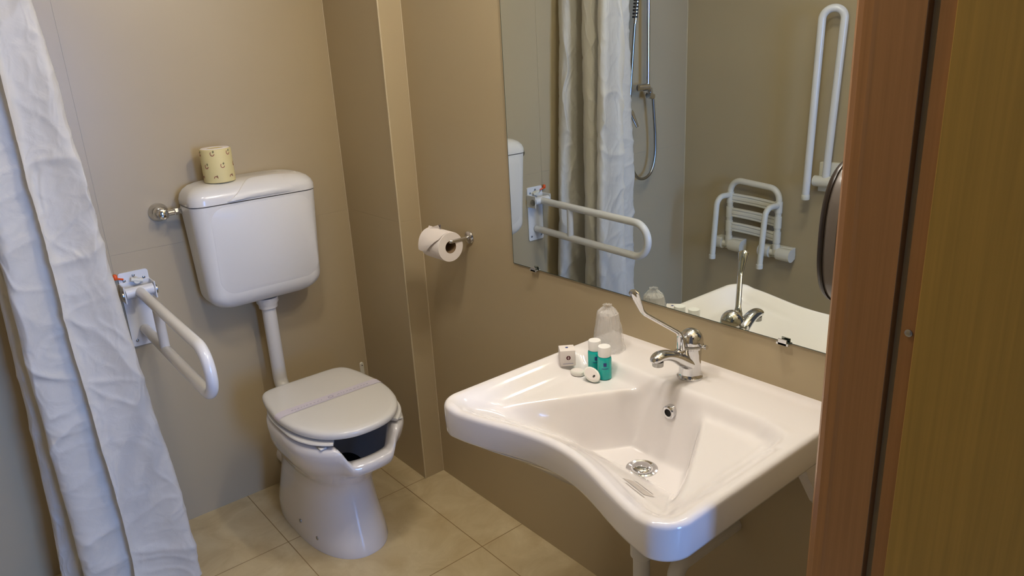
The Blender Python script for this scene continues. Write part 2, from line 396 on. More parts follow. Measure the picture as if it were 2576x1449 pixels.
# printed mark at the basin front
def zb(x, y):      # height of the finished basin surface
    h = BASIN.ray_cast(Vector((x, y, 1.0)), Vector((0, 0, -1)))[0]
    return h.z
def decal(name, cx, cy, w, h, ang, m, parent, nx=8, ny=6, lift=0.0006):
    ca, sa = math.cos(ang), math.sin(ang); vs = []; fs = []
    for j in range(ny+1):
        for i in range(nx+1):
            a, b = (i/nx-.5)*w, (j/ny-.5)*h; x = cx+a*ca-b*sa; y = cy+a*sa+b*ca; vs.append((x, y, zb(x, y)+lift))
    for j in range(ny):
        for i in range(nx): k = j*(nx+1)+i; fs.append((k, k+1, k+nx+2, k+nx+1))
    return obj(name, vs, fs, m, parent)
AM = math.radians(-100)
decal('printed_mark', -0.426, -1.680, 0.058, 0.024, AM, GREYL, wb, 16, 10)
decal('printed_mark', -0.404, -1.674, 0.050, 0.0032, AM, GREYL, wb, 16, 3)
decal('printed_mark', -0.449, -1.692, 0.050, 0.0032, AM, GREYL, wb, 16, 3)
# trap and pipes underneath
dp = thing('drain_trap', (DX, DY, 0.3), 'white plastic drain pipes and trap beneath the washbasin', 'drain pipe')
G().tube([(DX, DY, 0.594), (DX, DY, 0.36)], 0.0185, 24).build('tailpiece', PIPEW, dp)
G().lathe([(0.024, 0.57), (0.026, 0.565), (0.026, 0.545), (0.0195, 0.538)], (DX, DY, 0), 'Z', 24).build('collar_nut', PIPEW, dp)
G().lathe([(0.0235, 0.455), (0.0245, 0.45), (0.0245, 0.425), (0.0195, 0.42)], (DX, DY, 0), 'Z', 24).build('collar_nut', PIPEW, dp)
G().tube(fillet([(DX, DY, 0.37), (DX, DY, 0.25), (DX+0.03, DY-0.07, 0.25), (DX+0.03, DY-0.07, 0.42), (-0.0, DY-0.07, 0.42)], 0.03), 0.0185, 24).build('trap_bend', PIPEW, dp)
# mixer tap
YM = -1.522
tp = thing('mixer_tap', (-0.085, YM, 0.789), 'chrome single-lever mixer tap with long medical lever on the washbasin', 'tap')
ZD = zb(-0.085, YM)
g = G(); g.lathe([(0.0275, ZD), (0.0275, ZD+0.004), (0.0245, ZD+0.007), (0.0235, ZD+0.012), (0.0225, 0.842), (0.0235, 0.850), (0.0235, 0.862)], (-0.079, YM, 0), 'Z', 40); g.build('tap_body', CHROME, tp)
g = G(); g.tube(*sm([(-0.082, YM, 0.824), (-0.106, YM, 0.840), (-0.132, YM+0.001, 0.857), (-0.157, YM+0.002, 0.868), (-0.178, YM+0.003, 0.871), (-0.191, YM+0.003, 0.868), (-0.197, YM+.003, .863)], [0.021, 0.0195, 0.0168, 0.0155, 0.0150, 0.0125, 0.007]), 28, squash=((0, 0, 1), 0.72)); sp = g.build('spout', CHROME, tp)

g = G(); g.lathe([(0.0115, 0.862), (0.0115, 0.852), (0.0095, 0.851)], (-0.182, YM+0.003, 0), 'Z', 28); g.build('aerator', STEEL, sp)
g = G(); prof = [(0.0255, 0.863), (0.0262, 0.868), (0.0262, 0.875)]+[(0.0265*math.cos(a), 0.877+0.0285*math.sin(a)) for a in [PI/2*k/9 for k in range(1, 9)]]+[(0.001, 0.9056)]
g.lathe(prof, (-0.078, YM, 0), 'Z', 40); hd = g.build('lever_dome', CHROME, tp)
g = G(); g.lathe([(0.0265, 0.866), (0.0272, 0.8675), (0.0272, 0.8715), (0.0265, 0.873)], (-0.078, YM, 0), 'Z', 40); g.build('dome_band', STEEL, tp)
g = G(); g.tube([(-0.078, YM-0.024, 0.872), (-0.078, YM-0.035, 0.873), (-0.078, YM-0.036, 0.873)], [0.0032, 0.0032, 0.0045], 12); g.tube([(-0.078, YM-0.036, 0.873), (-0.078, YM-0.041, 0.8735)], 0.0048, 12); g.build('lift_knob', CHROME, tp)
g = G(); g.tube([(-0.100, YM+0.006, 0.858), (-0.120, YM+0.010, 0.852)], [0.011, 0.0105], 20); g.build('cartridge_stub', CHROME, tp)
g = G()
lv = fillet([(-0.106, YM+0.004, 0.866), (-0.107, YM+0.005, 0.900), (-0.176, -1.473, 0.955), (-0.196, -1.466, 1.003)], [0.02, 0.03], 6)
k = len(lv); rr = [0.0115 - 0.0045*min(1, i/(k*0.35)) for i in range(k)]; rr[-1] = 0.0135
lv.insert(-1, lv[-2].lerp(lv[-1], 0.45)); rr.insert(-1, 0.0095)
lv.append(lv[-1]+Vector((-0.002, 0.001, 0.005))); rr.append(0.008)
g.tube(lv, rr, 16, squash=((0.3, 0.0, 1), 0.55)); g.build('lever', CHROME, tp)

# ---------------------------------------------------------------- things on the basin
def zt(x, y): return zb(x, y)+0.0004
# two toiletry bottles
def bottle(x, y, label, rot):
    z = zt(x, y); t = thing('toiletry_bottle', (x, y, z), label, 'bottle', 'toiletry bottles on the washbasin')
    r = 0.0162
    g = G(); g.lathe([(r-0.002, z), (r, z+0.002), (r, z+0.048), (r-0.001, z+0.052), (r-0.003, z+0.0545)], (x, y, 0), 'Z', 36); bd = g.build('bottle_body', TEAL, t)
    g = G(); g.lathe([(r-0.0025, z+0.0545), (r-0.0015, z+0.0555), (r-0.0015, z+0.076), (r-0.0025, z+0.078), (0.001, z+0.0785)], (x, y, 0), 'Z', 36); g.build('cap', CAPW, t)
    # small printed emblem
    a0 = rot; vs = []; fs = []
    for j in range(2):
        for i in range(5):
            a = a0+(i/4-.5)*0.42; vs.append((x+(r+.0003)*math.cos(a), y+(r+.0003)*math.sin(a), z+0.034+0.009*j))
    for i in range(4): fs.append((i, i+1, i+6, i+5))
    obj('emblem', vs, fs, NAVY, bd)
    vs = []; fs = []
    for j in range(2):
        for i in range(9):
            a = a0+(i/8-.5)*0.9; vs.append((x+(r+.0003)*math.cos(a), y+(r+.0003)*math.sin(a), z+0.028+0.0015*j))
    for i in range(8): fs.append((i, i+1, i+10, i+9))
    obj('emblem', vs, fs, NAVY, bd)
    return t
bottle(-0.158, -1.314, 'teal mini bottle with white cap, half hidden behind its twin nearer the cup', math.radians(-125))
bottle(-0.166, -1.352, 'teal mini bottle with white cap nearer the tap, leaning soap against it', math.radians(-132))
# soap carton
cx, cy = -0.197, -1.262; z = zt(cx, cy); rot = Matrix.Rotation(math.radians(-36), 3, 'Z')
t = thing('soap_carton', (cx, cy, z), 'small white cubic carton with round maroon emblem on the washbasin', 'box')
hw = 0.0178; zc = z+hw+0.001
G().box((cx-hw, cy-hw, z+0.001), (cx+hw, cy+hw, z+0.001+2*hw+0.003), 0.0012, 2, rot).build('carton_body', BOXW, t)
def on_face(local, m, name, parent, poly):   # poly in local face coordinates
    vs = [rot @ Vector(local(p)) + Vector((cx, cy, zc)) for p in poly]
    return obj(name, vs, [tuple(range(len(vs)))], m, parent, smooth=False)
circ = lambda r, a=0, b=0, n=20: [(a+r*math.cos(2*PI*k/n), b+r*math.sin(2*PI*k/n)) for k in range(n)]
fr1 = lambda p: (p[0], -hw-0.0003, p[1])
em = on_face(fr1, MAROON, 'emblem', t, circ(0.0052, 0.001, 0.003))
on_face(lambda p: (p[0], -hw-0.0005, p[1]), BOXW, 'emblem_motif', em, [(0.0005, 0.0065), (0.0015, 0.0065), (0.0015, -0.0005), (0.0005, -0.0005)])
on_face(lambda p: (p[0], -hw-0.0005, p[1]), BOXW, 'emblem_motif', em, [(-0.002, 0.0036), (0.004, 0.0036), (0.004, 0.0027), (-0.002, 0.0027)])
on_face(fr1, VIOLET, 'print_line', t, [(-0.012, -0.0105), (0.012, -0.0105), (0.012, -0.0118), (-0.012, -0.0118)])
on_face(lambda p: (p[0], p[1], hw+0.0034), NAVY, 'emblem', t, circ(0.0035, 0.0, 0.002))
# soaps
def oval(name, cx, cy, cz, a, b, h, R, label, prints):
    t = thing(name, (cx, cy, cz), label, 'soap', 'wrapped soap tablets')
    rings = []
    for sc_, zz in ((0.86, -h/2), (0.97, -h*0.36), (1.0, 0), (0.97, h*0.36), (0.86, h/2)):
        rings.append([R @ Vector((a*sc_*math.cos(2*PI*k/36), b*sc_*math.sin(2*PI*k/36), zz)) + Vector((cx, cy, cz)) for k in range(36)])
    g = G(); g.rings(rings); g.build('soap_body', SOAPW, t)
    vs = [R @ Vector((a*0.78*math.cos(2*PI*k/30), b*0.78*math.sin(2*PI*k/30), h/2+0.0004))+Vector((cx, cy, cz)) for k in range(30)]
    obj('label_disc', vs, [tuple(range(30))], BOXW, t, smooth=False)
    if prints:
        vs = [R @ Vector((0.008+0.0026*math.cos(2*PI*k/16), 0.0035*math.sin(2*PI*k/16), h/2+0.0007))+Vector((cx, cy, cz)) for k in range(16)]
        obj('emblem', vs, [tuple(range(16))], DARKM, t, smooth=False)
    return t
z1 = zt(-0.198, -1.297)
oval('soap_tablet', -0.198, -1.297, z1+0.006, 0.017, 0.0125, 0.011, Matrix.Rotation(math.radians(-70), 3, 'Z'), 'white oval soap tablet lying flat next to the soap carton', False)
z2 = zt(-0.197, -1.343)
Rl = Matrix.Rotation(math.radians(-64), 3, 'Z') @ Matrix.Rotation(math.radians(50), 3, 'X') @ Matrix.Rotation(math.radians(-32), 3, 'Z')
oval('soap_tablet', -0.1975, -1.343, z2+0.0152, 0.022, 0.015, 0.009, Rl, 'white oval soap tablet with dark emblem leaning on the teal bottle', True)
# wrapped cup
kx, ky = -0.086, -1.291; z = zt(kx, ky)
cp = thing('wrapped_cup', (kx, ky, z), 'upturned plastic cup in crinkled clear film at the basin corner', 'cup')
G().lathe([(0.0335, z+0.001), (0.0345, z+0.003), (0.0335, z+0.006), (0.0325, z+0.008), (0.0235, z+0.088), (0.0225, z+0.090), (0.001, z+0.088)], (kx, ky, 0), 'Z', 48, (False, False)).build('cup_body', CUPM, cp)
rings = []
random.seed(4)
hs = [0.0005, 0.004, 0.010, 0.02, 0.032, 0.045, 0.058, 0.070, 0.080, 0.088, 0.095, 0.101, 0.106, 0.110]
rs = [0.040, 0.040, 0.0375, 0.0355, 0.034, 0.0325, 0.0305, 0.0285, 0.0265, 0.0245, 0.021, 0.015, 0.009, 0.012]
for h_, r0 in zip(hs, rs):
    ring = []
    for k in range(72):
        a = 2*PI*k/72; n = noise.noise(Vector((math.cos(a)*2.2, math.sin(a)*2.2, h_*45)))
        n2 = noise.noise(Vector((math.cos(a)*7, math.sin(a)*7, h_*90)))
        r = r0*(1+0.05*n+0.075*n2*(0.4+min(1.0, h_/0.1)*1.6)); ring.append((kx+r*math.cos(a)-0.001*h_/0.1, ky+r*math.sin(a)+0.003*h_/0.1, z+h_+0.002*n2*min(1, h_/0.08)))
    rings.append(ring)
g = G(); g.rings(rings, (False, False)); g.build('film_wrap', FILM, cp, angle=25)

# ---------------------------------------------------------------- toilet
TX = -0.438
def egg(hw_, yf, yb, z, n=72, ef=2.25, eb=3.2, ysplit=0.5, zfun=None):
    ym = yb + (yf-yb)*ysplit; out = []
    for k in range(n):
        a = 2*PI*k/n; c, s = math.cos(a), math.sin(a)
        e = ef if s < 0 else eb; L = (ym-yf) if s < 0 else (yb-ym)
        x = hw_*math.copysign(abs(c)**(2/e), c); y = ym + L*math.copysign(abs(s)**(2/e), s)
        out.append((TX+x, y, zfun(x, y, z) if zfun else z))
    return out
to = thing('toilet', (TX, -0.4, 0), 'white floor-standing toilet with open-front bowl against the back wall', 'toilet')
def notch(x, y, z):
    if y > -0.42: return z
    m_ = (1-ss(abs(x), 0.058, 0.098))*ss(z, 0.30, 0.43)
    return z - 0.062*m_
outer = [(0.0, .130, -.600, -.085, .5), (0.006, .131, -.602, -.083, .5), (0.05, .127, -.590, -.085, .5), (0.12, .116, -.572, -.105, .5), (0.19, .108, -.560, -.13, .5), (0.235, .108, -.566, -.145, .5),
         (0.262, .118, -.588, -.16, .52), (0.29, .134, -.612, -.175, .54), (0.325, .153, -.643, -.19, .55), (0.36, .168, -.675, -.21, .55), (0.395, .177, -.693, -.228, .55), (0.42, .181, -.700, -.236, .55), (0.434, .179, -.698, -.238, .55), (0.441, .172, -.690, -.245, .55), (0.443, .160, -.676, -.26, .55),
         (0.441, .146, -.660, -.28, .55), (0.430, .138, -.650, -.295, .55), (0.412, .135, -.646, -.30, .55), (0.402, .139, -.650, -.295, .55), (0.385, .150, -.662, -.28, .55), (0.36, .148, -.655, -.28, .55), (0.30, .120, -.60, -.32, .55), (0.22, .06, -.50, -.38, .55)]
rings = []
for z, hw_, yf, yb, sp_ in outer: rings.append(egg(hw_, yf, yb, z, 96, ysplit=sp_, zfun=notch))
g = G(); g.rings(rings); g.build('bowl', CERAM, to, angle=70)
# black disc at the water seal, shade painted in so the inside reads dark
g = G(); g.rings([egg(.075, -.53, -.37, 0.245), egg(.074, -.529, -.371, 0.246)]); g.build('bowl_water_shade', BLACK, to)
# foot screws with recess
for yy in (-0.364, -0.487):
    g = G(); g.lathe([(0.0065, 0.0), (0.0065, 0.003), (0.003, 0.0045)], (TX-0.1235, yy, 0.062), 'X', 16, M=Matrix.Rotation(PI, 3, 'Z')); g.build('fixing_screw', STEEL, to)
# seat: C-shaped ring open at the front
def seat():
    prof = []; N = 120; R = []
    for k in range(N+1):
        a = math.radians(-90+34) + (2*PI-math.radians(68))*k/N
        R.append(a)
    rings = []
    for a in R:
        c, s = math.cos(a), math.sin(a)
        def pt(hw_, yf, yb, z):
            ym = yb+(yf-yb)*0.55; e = 2.25 if s < 0 else 3.4; L = (ym-yf) if s < 0 else (yb-ym)
            return (TX+hw_*math.copysign(abs(c)**(2/e), c), ym+L*math.copysign(abs(s)**(2/e), s), z)
        q = min(k, N-k)/5.0; e_ = 1-0.5*max(0, 1-q)**2; c_ = .4568; h_ = .0102*e_
        w_ = .0300*(1-0.12*max(0, 1-q)**2)
        rings.append([pt(.149+w_*math.cos(t), -.666-w_*1.15*math.cos(t), -.277+w_*math.cos(t), c_+h_*math.copysign(abs(math.sin(t))**0.6, math.sin(t))) for t in [2*PI*u/20 for u in range(20)]])
    return rings
g = G(); g.rings(seat()); g.build('seat', PLAST, to)
for sx in (-1, 1):
    g = G(); g.box((TX+sx*0.125-0.010, -0.645, 0.4425), (TX+sx*0.125+0.010, -0.628, 0.4480), 0.002); g.build('seat_buffer', PLAST, to)
rings = []
for z, d in ((0.4685, 0.006), (0.4705, 0.002), (0.475, 0.0), (0.483, 0.0), (0.488, 0.003), (0.4915, 0.009), (0.4930, 0.020), (0.4935, 0.05)):
    rings.append([(TX+(x-TX)*(1-0.13*ss(y, -.43, -.243)), y, z_) for x, y, z_ in egg(.175-d, -.695+d, -.243-d, z, 120, ef=2.35, eb=8.0, ysplit=.42)])
g = G(); g.rings(rings); ld = g.build('lid', PLAST, to, angle=60)
for sx in (-1, 1):
    g = G(); g.tube([(TX+sx*0.075-0.022, -0.236, 0.458), (TX+sx*0.075+0.022, -0.236, 0.458)], 0.0105, 16); g.build('hinge', PLAST, to)
# paper hygiene band across the lid, wrapped over both sides
def band():
    half = [(0.0, .4944), (0.06, .4944), (0.124, .4944), (0.140, .4942), (0.154, .4938), (0.160, .4932), (0.1655, .4922), (0.1695, .4903), (0.1725, .4880), (0.1745, .4850), (0.1752, .4820), (0.1752, .4780)]
    pr = [(-x, z) for x, z in reversed(half[1:])]+half; n = len(pr); vs = []; fs = []
    for j in range(2):
        for x, z in pr: vs.append((TX+x, -0.468+0.036*j, z+0.0002))
    for i in range(n-1): fs.append((i, i+1, i+n+1, i+n))
    return vs, fs
bd = thing('hygiene_band', (TX, -0.45, 0.494), 'printed white paper hygiene band across the toilet lid', 'paper band')
v_, f2 = band(); obj('band_paper', v_, f2, STRIP, bd)
random.seed(7)
g = G()
x = -0.128
while x < 0.128:
    wl = random.uniform(0.005, 0.011)
    if abs(x+wl/2) > 0.024:
        n = max(2, int(wl/0.0022))
        for q in range(n):
            x0 = TX+x+q*0.0022; hgt = random.choice((0.0030, 0.0034, 0.0038))
            g.box((x0, -0.4535, 0.4948), (x0+0.0014, -0.4535+hgt, 0.49495))
    x += wl+0.0035
g.box((TX-0.12, -0.4625, 0.4948), (TX+0.13, -0.4617, 0.49495)); g.build('printed_text', VIOLET, bd, smooth=False)
g = G(); n = 24
ri = [[(TX+r*math.cos(2*PI*k/n), -0.4515+r*0.8*math.sin(2*PI*k/n), z) for k in range(n)] for r, z in ((0.0085, .4948), (0.0085, .4950), (0.0068, .4950), (0.0068, .4948))]
g.rings(ri, (False, False)); g.build('printed_emblem', VIOLET, bd, smooth=False)
# soil pipe behind the foot
G().tube([(TX, -0.10, 0.11), (TX, -0.0, 0.11)], 0.045, 28).build('soil_pipe', CERAM, to)

# ---------------------------------------------------------------- cistern
CXx = -0.457
ci = thing('cistern', (CXx, 0, 0.74), 'white plastic toilet cistern mounted on the wall over the toilet', 'cistern')
def crings(zlist):
    R = []
    for z, hw_, d, r in zlist:
        pts = []
        # back edge at y = -0.006, front at -d
        for (x, y) in rrect(2*hw_, d-0.006, r, 8, CXx, -(d+0.006)/2): pts.append((x, y, z))
        R.append(pts)
    return R
Z0, Z1 = 0.738, 1.079
zl = []
for k in range(9):
    a = PI/2*k/8; zl.append((Z0+0.062*(1-math.cos(a)), 0.188-0.070*(1-math.sin(a)), 0.150-0.055*(1-math.sin(a)), 0.040))
for z in (0.86, 0.94, 1.02, Z1): zl.append((z, 0.188+0.012*(z-0.80)/0.28, 0.150+0.012*(z-0.80)/0.28, 0.042))
g = G(); g.rings(crings(zl)); bdy = g.build('tank', TANK, ci, angle=50)
# slightly raised front panel
g = G()
pts0 = rrect(0.325, 0.285, 0.045, 8, CXx, 0.915); 
def fy(z): return -(0.150+0.012*(z-0.80)/0.28)
g.rings([[(x, fy(zz)+0.002, zz) for x, zz in rrect(0.330, 0.284, 0.05, 8, CXx+0.008, 0.934)], [(x, fy(zz)-0.0010, zz) for x, zz in rrect(0.318, 0.272, 0.046, 8, CXx+0.008, 0.934)]]); g.build('front_panel', TANK, ci, angle=80)
zl = [(Z1+0.0020, 0.1985, 0.1605, 0.042), (Z1+0.004, 0.2015, 0.1645, 0.044), (Z1+0.020, 0.2015, 0.1645, 0.044), (Z1+0.034, 0.1965, 0.1600, 0.044), (Z1+0.046, 0.186, 0.150, 0.042), (Z1+0.055, 0.170, 0.136, 0.04), (Z1+0.0595, 0.148, 0.118, 0.036), (Z1+0.061, 0.12, 0.09, 0.03)]
g = G(); g.rings(crings(zl)); lidc = g.build('cistern_lid', PLAST, ci, angle=60)
# push flap: raised arched panel on the lid front
NX = 24
def lidf(x, t):   # point on lid front as it curves from seam to top
    a = t*PI/2; y = -0.1645+0.075*(1-math.cos(a)); z = Z1+0.004+0.0565*math.sin(a); return y, z
vs = []; fs = []
NT = 12
for i in range(NX+1):
    u = i/NX; x = CXx-0.095+0.250*u
    tm = 0.08+0.78*math.sin(PI*min(1, max(0, u))**0.9*0.5+0.0) if u < .5 else 0.86
    tm = 0.10+0.76*ss(u, 0.0, 0.42)
    for k in range(NT+1):
        t = 0.03+(tm-0.03)*k/NT; y, z = lidf(x, t); e = 0.0085*ss(min(k, NT-k), -0.2, 1.2)*ss(i, -0.2, 1.2)*ss(NX-i, 0, 9)
        vs.append((x, y-e*math.cos(t*PI/2), z+e*math.sin(t*PI/2)))
for i in range(NX):
    for k in range(NT): q = i*(NT+1)+k; fs.append((q, q+1, q+NT+2, q+NT+1))
obj('flush_flap', vs, fs, PLAST, ci, angle=70)
# flush pipe
PX, PY = -0.450, -0.075
fp = thing('flush_pipe', (PX, PY, 0.42), 'white flush pipe running down from the cistern to the toilet', 'pipe')
G().tube(fillet([(PX, PY, 0.735), (PX, PY, 0.405), (PX, -0.225, 0.375)], 0.05, 12), 0.0232, 28).build('pipe', PIPEW, fp)
g = G(); g.lathe([(0.0240, 0.697), (0.030, 0.700), (0.031, 0.712), (0.036, 0.720), (0.036, 0.736)], (PX, PY, 0), 'Z', 32); g.build('collar', PIPEW, fp)
# rubber sleeve
G().tube([(PX, -0.19, 0.382), (PX, -0.235, 0.373)], 0.029, 28).build('sleeve', PLAST, fp)

# roll on the cistern
rx, ry, rz = -0.538, -0.088, Z1+0.0615
t = thing('wrapped_toilet_roll', (rx, ry, rz), 'spare toilet roll in patterned yellow wrapper standing on the cistern', 'toilet roll')
def wrapmat():
    m = bpy.data.materials.new('yellow_wrapper'); m.use_nodes = True; nt = m.node_tree; b = nt.nodes['Principled BSDF']
    b.inputs['Base Color'].default_value = (*s2l((216, 202, 146)), 1); b.inputs['Roughness'].default_value = 0.6; return m
YW = wrapmat(); RB = mat('wrapper_print_red', (150, 84, 72), 0.6); GB = mat('wrapper_print_green', (128, 120, 84), 0.6)
r = 0.046; hh = 0.101
G().lathe([(r-0.003, rz), (r, rz+0.002), (r, rz+hh-0.003), (r-0.002, rz+hh-0.0005), (r-0.005, rz+hh)], (rx, ry, 0), 'Z', 48).build('wrapper', YW, t)
G().lathe([(r-0.004, rz+hh), (r-0.006, rz+hh+0.0015), (0.024, rz+hh+0.001), (0.020, rz+hh-0.006)], (rx, ry, 0), 'Z', 48, (False, False)).build('paper_end', PAPER, t)
G().lathe([(0.021, rz+hh-0.008), (0.021, rz+hh-0.006)], (rx, ry, 0), 'Z', 32).build('core_hole', CORE, t)
def arcmark(ang, z, m, r2=0.0055, a0=120, a1=380, w=0.0018):
    g = G(); rg = []
    for k in range(13):
        q = math.radians(a0+(a1-a0)*k/12); ring = []
        for rr_ in (r2-w/2, r2+w/2):
            u, v = rr_*math.cos(q), rr_*math.sin(q)*1.15; A = ang+u/r
            for ro in (0.0002, 0.0007): ring.append((rx+(r+ro)*math.cos(A), ry+(r+ro)*math.sin(A), z+v))
        ring = [ring[0], ring[1], ring[3], ring[2]]
        rg.append(ring)
    g.rings(rg); return g
for row, zz in enumerate((0.015, 0.052, 0.089)):
    for k in range(6):
        ang = math.radians(-150+60*k+(0 if row % 2 else 30)); g = arcmark(ang, rz+zz, RB, a0=130 if row else 0, a1=350 if row else 180); g.build('flower_print', RB, t, smooth=False)
        A = ang+0.003/r
        vs = [(rx+(r+0.0004)*math.cos(A+dx/r), ry+(r+0.0004)*math.sin(A+dx/r), rz+zz+0.0055+dz) for dx, dz in ((-0.003, 0), (0.0, -0.004), (0.0032, 0), (0.001, 0.0045))]
        obj('leaf_print', vs, [(0, 1, 2, 3)], GB, t, smooth=False)

# stop valve beside the cistern
t = thing('stop_valve', (-0.712, 0, 1.062), 'round chrome water stop valve left of the cistern', 'valve')
vx, vz = -0.712, 1.062
G().lathe([(0.029, -0.0005), (0.029, -0.004), (0.026, -0.010), (0.020, -0.018), (0.017, -0.022), (0.017, -0.030), (0.013, -0.033)], (vx, 0, vz), 'Y', 36).build('wall_flange', CHROME, t)
G().lathe([(0.016, -0.033), (0.0165, -0.045), (0.0165, -0.060), (0.012, -0.063)], (vx, 0, vz), 'Y', 8).build('handle', CHROME, t)
G().tube([(vx+0.008, -0.045, vz), (vx+0.040, -0.046, vz+0.001)], 0.0085, 20).build('valve_body', CHROME, t)
g = G(); g.lathe([(0.0095, 0.036), (0.0115, 0.038), (0.0115, 0.049), (0.0085, 0.051), (0.0085, 0.054), (0.0112, 0.056), (0.0112, 0.066), (0.009, 0.068)], (vx-0.002, -0.046, vz+0.001), 'X', 6); g.build('coupling_nut', CHROME, t)

# small wall bracket right of the toilet
t = thing('brush_bracket', (-0.104, 0, 0.32), 'small white plastic bracket screwed to the wall behind the toilet lid', 'wall bracket')
bx = -0.104
g = G(); g.rings([[(x, -0.0003, zz) for x, zz in rrect(0.0155, 0.20, 0.0075, 8, bx, 0.262)], [(x, -0.005, zz) for x, zz in rrect(0.0155, 0.20, 0.0075, 8, bx, 0.262)], [(x, -0.0065, zz) for x, zz in rrect(0.0125, 0.197, 0.006, 8, bx, 0.262)]]); g.build('bracket_plate', CREAM, t)
G().lathe([(0.0022, -0.0062), (0.0022, -0.0075)], (bx, 0, 0.350), 'Y', 12).build('screw', DARKM, t)
G().lathe([(0.034, 0.145), (0.036, 0.15), (0.036, 0.154), (0.0355, 0.158), (0.032, 0.160), (0.03, .158), (0.03, .146)], (bx-0.006, -0.048, 0), 'Z', 32, (False, False)).build('holder_ring', CREAM, t)
# ---------------------------------------------------------------- grab bar beside the toilet
gx = -0.820
t = thing('hinged_grab_bar', (gx, 0, 0.78), 'white hinged grab bar pointing out from the wall beside the shower curtain', 'grab bar')
R_ = rrect(0.085, 0.238, 0.008, 5, gx, 0.780)
g = G(); g.rings([[(x, -0.0004, zz) for x, zz in R_], [(x, -0.006, zz) for x, zz in R_]]); pt_ = g.build('wall_plate', POWD, t, angle=50)
for dx, dz in ((-0.028, 0.094), (0.028, 0.094), (-0.028, -0.100), (0.028, -0.100), (0.0, 0.106)):
    G().lathe([(0.0042, -0.006), (0.0042, -0.0085), (0.002, -0.0095)], (gx+dx, 0, 0.780+dz), 'Y', 14).build('plate_screw', STEEL, pt_)
g = G()
for sx in (-1, 1): g.box((gx+sx*0.043-0.002, -0.060, 0.815), (gx+sx*0.043+0.002, -0.001, 0.868), 0.001, 1)
g.box((gx-0.043, -0.010, 0.815), (gx+0.043, -0.006, 0.870), 0.001, 1); g.build('hinge_cheeks', POWD, t, smooth=False)
G().tube([(gx-0.0395, -0.045, 0.844), (gx+0.0395, -0.045, 0.844)], 0.0165, 28).build('hinge_barrel', POWD, t)
for sx in (-1, 1): G().lathe([(0.0135, 0.0), (0.0135, 0.004), (0.010, 0.0055)], (gx+sx*0.0452, -0.045, 0.840), 'X', 24, M=Matrix.Rotation(0 if sx > 0 else PI, 3, 'Z')).build('hinge_cap', STEEL, t)
loop = fillet([(gx, -0.045, 0.843), (gx, -0.645, 0.823), (gx, -0.645, 0.690), (gx, -0.010, 0.712)], [0.0655, 0.0655], 14)
G().tube(loop, 0.0150, 28).build('bar_loop', POWD, t)
G().tube([(gx, -0.225, 0.838), (gx, -0.225, 0.705)], 0.0135, 24).build('bar_strut', POWD, t)
g = G(); g.tube([(gx+0.004, -0.008, 0.872), (gx+0.004, -0.026, 0.872)], 0.0095, 16); g.tube([(gx+0.02, -0.020, 0.868), (gx-0.012, -0.020, 0.878)], 0.007, 14); g.build('latch', CREAM, t)
g = G(); g.lathe([(0.0045, 0.000), (0.0065, 0.004), (0.0065, 0.013), (0.0035, 0.017)], (gx-0.051, -0.013, 0.884), 'Z', 18); g.tube([(gx-0.051, -0.013, 0.888), (gx-0.030, -0.008, 0.880)], 0.003, 10); g.build('latch_tip', ORANGE, t)

# ---------------------------------------------------------------- toilet paper holder
t = thing('paper_holder', (0, -0.633, 0.942), 'chrome toilet paper holder arm on the wall right of the column', 'paper holder')
G().lathe([(0.0200, -0.0003), (0.0205, -0.003), (0.0185, -0.0065), (0.008, -0.009), (0.0065, -0.012)], (0, -0.633, 0.942), 'X', 32).build('rosette', CHROME, t)
G().tube(fillet([(-0.008, -0.633, 0.942), (-0.074, -0.633, 0.942), (-0.074, -0.530, 0.942)], 0.008), 0.0062, 20).build('arm', CHROME, t)
t = thing('toilet_roll', (-0.074, -0.58, 0.932), 'white toilet roll in use hanging on the chrome holder', 'toilet roll')
ryc, rzc, rad = -0.585, 0.9265, 0.0455
g = G(); g.lathe([(0.0195, ryc-0.05), (0.030, ryc-0.0505), (rad-0.001, ryc-0.050), (rad, ryc-0.048), (rad, ryc+0.048), (rad-0.001, ryc+0.05), (0.0195, ryc+0.05)], (-0.074, 0, rzc), 'Y', 56, (False, False)); g.build('roll_paper', PAPER, t, angle=50)
g = G(); g.lathe([(0.0196, ryc-0.0495), (0.0188, ryc-0.0495), (0.0188, ryc+0.0495), (0.0196, ryc+0.0495)], (-0.074, 0, rzc), 'Y', 40, (False, False)); g.build('roll_core', CORE, t)
# folded loose end: sheet from the roll's top, folded to a point on its front
vs = []; fs = []; NA, NW = 18, 12
for i in range(NA+1):
    a = math.radians(96+100*i/NA)
    for j in range(NW+1):
        u = j/NW; wv = 0.5*(1-0.0*i/NA)
        y = ryc+0.052-0.100*u*(1-0.58*max(0, (i/NA-0.45)/0.55)); rr_ = rad+0.0015+0.007*(i/NA)**2+0.0015*math.sin(u*5+i*0.3)
        if i == 0: rr_ += 0.002+0.010*(u < 0.35)*(0.35-u)
        vs.append((-0.074+rr_*math.cos(a), y, rzc+rr_*math.sin(a)))
for i in range(NA):
    for j in range(NW): q = i*(NW+1)+j; fs.append((q, q+1, q+NW+2, q+NW+1))
o = obj('loose_sheet', vs, fs, PAPER, t)
vs = [(-0.074+0.010, ryc+0.018, rzc+rad+0.0015), (-0.080, ryc+0.000, rzc+rad+0.016), (-0.072, ryc-0.004, rzc+rad+0.0175), (-0.074-0.014, ryc+0.046, rzc+rad-0.001), (-0.078, ryc+.046, rzc+rad+.001), (-0.076, ryc-0.006, rzc+rad+0.001)]
obj('folded_corner', vs, [(3, 4, 2, 1), (4, 0, 5, 2), (3, 1, 5)], PAPER, t, smooth=False)

